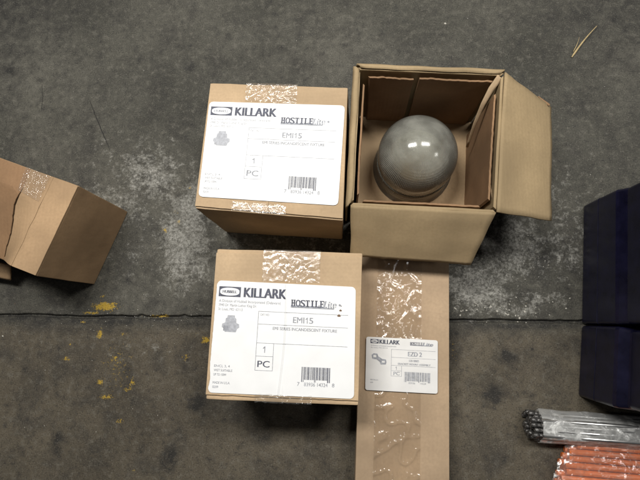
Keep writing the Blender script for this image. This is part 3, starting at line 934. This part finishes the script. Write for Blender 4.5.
def sag(s, q):
    t = max(0.0, min(1.0, (q - (.24 + .10 * max(0, s - .6) / .2)) / .80))
    w = max(0.0, min(1.0, (.86 - s) / .20)); w = w * w * (3 - 2 * w)
    return -.034 * t * w
def xb(s, q, k):
    p = bil(BX, s, q) * (1 - k) + bil(TXb, s, q) * k
    p = p + Vector((0, 0, sag(s, q) * k * (1 if q > .5 else 0)))
    if k == 1.0 and .09 < s < .91 and .13 < q < .955:
        p = p - Vector((0, 0, .1))
    return p + Vector((0, 0, .0006 * (1 - k)))
hexa(bm, xb, (18, 24, 8), .0016, .0007, 8.0)
obj('box_body', bm, M_CARDX, tx)
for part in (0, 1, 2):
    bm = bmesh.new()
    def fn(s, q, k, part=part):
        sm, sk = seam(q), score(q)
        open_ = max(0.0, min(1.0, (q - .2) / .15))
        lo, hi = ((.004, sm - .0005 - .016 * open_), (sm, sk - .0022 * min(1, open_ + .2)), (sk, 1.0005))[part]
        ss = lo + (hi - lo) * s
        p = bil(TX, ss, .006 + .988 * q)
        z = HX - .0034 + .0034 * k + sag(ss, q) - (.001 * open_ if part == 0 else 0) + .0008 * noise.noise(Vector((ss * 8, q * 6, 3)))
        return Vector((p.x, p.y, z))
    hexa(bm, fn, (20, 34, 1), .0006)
    obj('top_flap', bm, M_FLAPB if part == 0 else M_CARDX, tx)
def xt(s, q):
    p = bil([at(27, 167, HX), at(51, 177, HX), at(39, 202, HX), at(18, 190, HX)], s, q)
    # follow the sagging flap below
    rel = p - Cx
    fs = rel.dot(out_) / DX; fq = rel.dot(eg) / (Bc - A).length
    return Vector((p.x, p.y, HX + .0016 + sag(fs, fq) + .0012 * max(0, noise.noise(Vector((s * 9, q * 9, 3))))))
tape_sheet(tx, xt, 26, 26, M_TAPE)
# loose bottom flap sticking out below the front side
q0 = [at(-25, 258, .05), at(10.5, 265, .05), at(11, 280, .03), at(-22, 274, .03)]
bm = bmesh.new(); sheet(bm, lambda s, q: bil(q0, s, q) + Vector((0, 0, .002 * noise.noise(Vector((s * 4, q * 4, 1))))), 10, 8)
o = obj('loose_flap', bm, M_CARDX, tx); solidify(o, .0035, 0)

# ------------------------------------------------------------------ navy bins
def bin_(corner_a, corner_b, label, seed, ledge):
    """left side runs from corner_a (back) to corner_b (front) on the floor; body extends to the right"""
    a, b = corner_a, corner_b
    d = (b - a).normalized(); o_ = Vector((-d.y, d.x, 0))
    if o_.x < 0:
        o_ = -o_
    Ln = (b - a).length; W = .30
    cen = a + d * Ln / 2 + o_ * W / 2
    t = thing('plastic_bin', cen, label, 'bin', 'navy plastic bins at the right')
    def ring(inset, z, r, n=8):
        pts = []
        x0, x1, y0, y1 = inset, W - inset, inset * .25, Ln - inset * .25
        for cx, cy, a0 in ((x0 + r, y0 + r, math.pi), (x1 - r, y0 + r, 1.5 * math.pi), (x1 - r, y1 - r, 0), (x0 + r, y1 - r, .5 * math.pi)):
            for i in range(n + 1):
                an = a0 + (math.pi / 2) * i / n
                pts.append((cx + r * math.cos(an), cy + r * math.sin(an)))
        return [a + o_ * x + d * y + Vector((0, 0, z)) for x, y in pts]
    def loft(levels, cap0=True, cap1=True):
        bm = bmesh.new()
        rs = [[bm.verts.new(p) for p in ring(i, z, r)] for i, z, r in levels]
        for x, y in zip(rs, rs[1:]):
            n = len(x)
            for k in range(n):
                f = bm.faces.new((x[k], x[(k + 1) % n], y[(k + 1) % n], y[k])); f.smooth = False
        if cap0:
            bm.faces.new(rs[0])
        if cap1:
            bm.faces.new(rs[-1])
        bmesh.ops.recalc_face_normals(bm, faces=bm.faces)
        return bm
    r = .006
    lv = [(.003, 0.001, r), (.001, .004, r), (.0006, .0535, r), (.0002, .0543, r), (.0002, .0556, r), (.0008, .0562, r), (.0015, .110, r),
          (.004, .116, r), (.004 + ledge, .128, r), (.005 + ledge, .131, r), (.004 + ledge, .225, r)]
    wall_in = [(.008 + ledge, .225, r), (.009 + ledge, .14, r), (.012 + ledge, .012, r)]
    obj('bin_body', loft(lv + wall_in), M_NAVY, t)
    obj('rim', loft([(.0035 + ledge, .224, r), (-.004 + ledge, .226, r), (-.005 + ledge, .24, r), (-.002 + ledge, .243, r), (.009 + ledge, .243, r), (.009 + ledge, .2255, r), (.0035 + ledge, .224, r)], False, False), M_NAVY, t)
    return t
bin_(at(582.5, 205, 0), at(580.5, 324, 0), 'larger dark navy plastic bin at the right edge, behind the other bin', 1, .0035)
bin_(at(580.5, 325, 0), at(577, 396, 0), 'smaller dark navy plastic bin at the right edge, next to the silver rods', 2, .010)

# ------------------------------------------------------------------ silver rod bundle in plastic
zR = .0258
S0, S1 = at(528, 424.5, zR), at(640, 433, zR)
sd = (S1 - S0).normalized()
ts = thing('rod_bundle', Vector((S0.x, S0.y, 0)) + sd * .1, 'bundle of silver metal rods in a clear plastic sleeve with dark ends', 'rods')
sn = Vector((-sd.y, sd.x, 0)); up = Vector((0, 0, 1))
offs = []
rr = .0038
rows = [(-3, 4), (-2, 5), (-1, 6), (0, 5), (1, 6), (2, 5), (3, 4)]
for k, n in rows:
    for i in range(n):
        offs.append(((i - (n - 1) / 2) * rr * 2.06, k * rr * 1.78))
for a, b in offs:
    st = random.uniform(-.003, .008)
    o0 = S0 + sn * a + up * (b) + sd * st
    bm = bmesh.new(); tube(bm, o0 + sd * .016, o0 + sd * .36, rr * .93, 14)
    rod = obj('rod', bm, M_ALU, ts)
    bm = bmesh.new()
    L_ = .016
    n = 1
    for k in range(n):      # threaded end
        tube(bm, o0 + sd * (L_ * k / n), o0 + sd * (L_ * (k + .55) / n), rr * .98, 12, inner=rr * .6 if k == 0 else 0)
        tube(bm, o0 + sd * (L_ * (k + .55) / n + 1e-5), o0 + sd * (L_ * (k + 1) / n - 1e-5), rr * .86, 12)
    obj('threaded_end', bm, M_TIP, rod)
bm = bmesh.new()
def wrapf(s, q):
    a = 2 * math.pi * s
    L0 = .016 + .004 * noise.noise(Vector((math.cos(a), math.sin(a), 5)))
    x = L0 + (.37 - L0) * q
    R0 = .0258 + .0012 * math.cos(6 * a) + .0018 * noise.noise(Vector((math.cos(a) * 2, math.sin(a) * 2, x * 26))) + .0007 * noise.noise(Vector((math.cos(a) * 6, math.sin(a) * 6, x * 90)))
    fl_ = -.0265 if False else 0
    z = max(math.sin(a) * R0 * .97, -zR + .0008)
    return S0 + sd * x + sn * (math.cos(a) * R0) + up * z
sheet(bm, wrapf, 64, 90)
bmesh.ops.remove_doubles(bm, verts=bm.verts, dist=1e-6)
obj('plastic_sleeve', bm, M_WRAP, ts)

# ------------------------------------------------------------------ orange rod bundle
zO = .02
E0, E1 = at(577, 443.5, .033), at(640, 448.5, .033)
od = (E1 - E0).normalized(); on = Vector((od.y, -od.x, 0))     # on points towards the viewer
if on.y > 0:
    on = -on
base = Vector((E0.x, E0.y, 0))
to = thing('stick_bundle', base + on * .05 + od * .1, 'bundle of thin orange sticks in clear crinkled film beside the silver rods', 'sticks')
ro = .0052
for lay in range(3):
    for k in range(11 - (lay % 2)):
        off = (k + .5 + .5 * (lay % 2)) * ro * 2.03
        start = -.43 * off + random.uniform(-.006, .006)
        p0 = base + on * off + od * start + up * (ro + lay * ro * 1.76 + .0006)
        p1 = p0 + od * .34 + on * random.uniform(-.0015, .0015)
        bm = bmesh.new(); tube(bm, p0, p1, ro * random.uniform(.88, .98), 12)
        obj('stick', bm, M_ORANGE, to)
bm = bmesh.new()
WO = 11 * ro * 2.03
def filmf(s, q):
    # s across the bundle (wrapping down both sides), q along
    prof = [(-.006, .002), (-.005, .016), (.001, .0305), (.25 * WO, .0325), (.5 * WO, .0335), (.75 * WO, .0325), (WO - .001, .0305), (WO + .005, .016), (WO + .006, .002)]
    x = s * (len(prof) - 1); k = min(int(x), len(prof) - 2); f = x - k
    a = prof[k][0] * (1 - f) + prof[k + 1][0] * f; z = prof[k][1] * (1 - f) + prof[k + 1][1] * f
    L0 = -.43 * max(0, min(a, WO)) - .012 + .006 * noise.noise(Vector((s * 14, 2, 0)))
    x = L0 + (.33 - L0) * q
    n = noise.noise(Vector((a * 45, x * 16, 2))) * .0022 + noise.noise(Vector((a * 120, x * 50, 4))) * .0008
    crum = math.exp(-q / .03)
    n += crum * .006 * noise.noise(Vector((a * 130, x * 80, 7)))
    z2 = max(.0008, (z + n) * (1 - .25 * crum) + .001)
    return base + on * a + od * x + up * z2
sheet(bm, filmf, 70, 90)
obj('plastic_film', bm, M_WRAP2, to)

# ------------------------------------------------------------------ loose grit and crumbs of concrete
def make_grit():
    rg = random.Random(11)
    bm = bmesh.new()
    def crumb(p, r, mat):
        ret = bmesh.ops.create_icosphere(bm, subdivisions=1, radius=r)
        sx, sy, sz = rg.uniform(.6, 1.3), rg.uniform(.5, 1.1), rg.uniform(.35, .7)
        a = rg.uniform(0, 6.3)
        fs = set()
        for v in ret['verts']:
            c = v.co
            k = rg.uniform(.75, 1.2)
            x, y, z = c.x * sx * k, c.y * sy * k, c.z * sz * k
            v.co = Vector((p.x + x * math.cos(a) - y * math.sin(a), p.y + x * math.sin(a) + y * math.cos(a), p.z + z + r * sz * .7))
            fs.update(v.link_faces)
        for f in fs:
            f.material_index = mat
    spots = []
    for _ in range(70):
        spots.append((rg.gauss(500, 32), rg.gauss(309, 6), rg.uniform(.0006, .0024), 0))
    for _ in range(40):
        spots.append((rg.uniform(60, 205), rg.gauss(318, 5), rg.uniform(.0004, .0011), 0))
    for _ in range(70):
        spots.append((rg.gauss(505, 28), rg.gauss(262, 24), rg.uniform(.0004, .0013), 0))
    for _ in range(60):
        spots.append((rg.gauss(180, 22), rg.gauss(240, 40), rg.uniform(.0004, .0010), 0))
    for _ in range(120):
        spots.append((rg.uniform(5, 635), rg.uniform(5, 475), rg.uniform(.0004, .0011), rg.choice((0, 0, 1))))
    for px, py, r in ((445, 24, .0022), (178, 329, .0016), (3, 336, .002), (144, 71, .0014)):
        spots.append((px, py, r, 0))
    for px, py, r, m in spots:
        if 578 < px and 205 < py < 420 or (195 < px < 580 and 80 < py < 240 and px < 470) or (205 < px < 452 and py > 245) or (px < 130 and 150 < py < 290) or (px > 520 and py > 400):
            continue
        crumb(at(px, py), r, m)
    o = obj('grit', bm, [M_CRUMB, M_DIRT])
    o['kind'] = 'stuff'
M_CRUMB = simple('pale concrete crumb', (.42, .40, .35), rough=.85, nscale=300, var=.3)
make_grit()

# thin hairline crack in the upper slab
def hairline(pts, w):
    bm = bmesh.new()
    n = len(pts) - 1
    def fn(a, q):
        x = q * n; i = min(int(x), n - 1); f = x - i
        p = at(*pts[i]) * (1 - f) + at(*pts[i + 1]) * f
        d = (at(*pts[i + 1]) - at(*pts[i])).normalized()
        ww = w * (.35 + .65 * math.sin(math.pi * min(1, q * 1.0 + .08))) * (1 + .5 * noise.noise(p * 300))
        j = .0009 * noise.noise(p * 160)
        return p + Vector((-d.y, d.x, 0)) * ((a - .5) * ww + j) + Vector((0, 0, .0005))
    sheet(bm, fn, 1, 60)
    bmesh.ops.recalc_face_normals(bm, faces=bm.faces)
    o = obj('floor_crack', bm, M_CRACK)
    o['kind'] = 'structure'
M_CRACK = simple('dark crack filling', (.016, .015, .014), rough=.9, nscale=300, var=.3, bump=0)
hairline([(90, 101), (96, 117), (102, 131), (107, 143), (110, 150)], .0016)
hairline([(42, 84), (43, 100), (41, 112)], .0008)

# ------------------------------------------------------------------ straws on the floor
def straw(p0, p1, w, label, bend):
    a, b = at(*p0, .002), at(*p1, .004)
    d = (b - a); n = Vector((-d.y, d.x, 0)).normalized()
    bm = bmesh.new()
    def fn(s, q):
        ww = w * (1 - .75 * q) * (.5 + .5 * min(1, q * 8))
        an = s * 2 * math.pi
        return a + d * q + n * (math.sin(an) * ww + bend * math.sin(q * math.pi)) + Vector((0, 0, .0012 + math.cos(an) * ww * .5 + .003 * math.sin(q * 2.2)))
    sheet(bm, fn, 8, 12)
    o = obj('straw', bm, M_STRAW)
    rebase(o, (a.x, a.y, 0))
    o['label'] = label; o['category'] = 'straw'; o['group'] = 'dry straws on the floor'
straw((571.5, 57.5), (596, 27), .0022, 'longer, thicker tan straw lying on the concrete at the upper right', .002)
straw((573, 52), (578.5, 38), .0008, 'short thin wisp of straw beside the longer straw', -.001)

# ------------------------------------------------------------------ light
def area(name, loc, target, sx, sy, power, col):
    l = bpy.data.lights.new(name, 'AREA')
    l.shape = 'RECTANGLE'; l.size = sx; l.size_y = sy; l.energy = power; l.color = col
    o = bpy.data.objects.new(name, l); C.objects.link(o)
    o.location = loc
    o.rotation_euler = (0, 0, 0)
area('ceiling_lamp', (-.48, .66, 1.75), (-.48, .66, 0), .66, .26, 29, (1, .98, .94))
area('ceiling_lamp', (.60, .68, 1.75), (.60, .68, 0), .66, .26, 21, (1, .98, .94))
area('ceiling_lamp', (1.75, -.15, 1.6), (1.75, 0, 0), .4, .3, 6, (1, .98, .94))
w = bpy.data.worlds.new('World'); S.world = w
w.use_nodes = True
bg = w.node_tree.nodes['Background']
bg.inputs[0].default_value = (.9, .93, 1, 1); bg.inputs[1].default_value = .03
S.view_settings.view_transform = 'Standard'
S.view_settings.look = 'None'
S.view_settings.exposure = 0
S.view_settings.gamma = 1
S.render.engine = 'CYCLES'
S.cycles.max_bounces = 10
S.cycles.diffuse_bounces = 2
S.cycles.transparent_max_bounces = 16
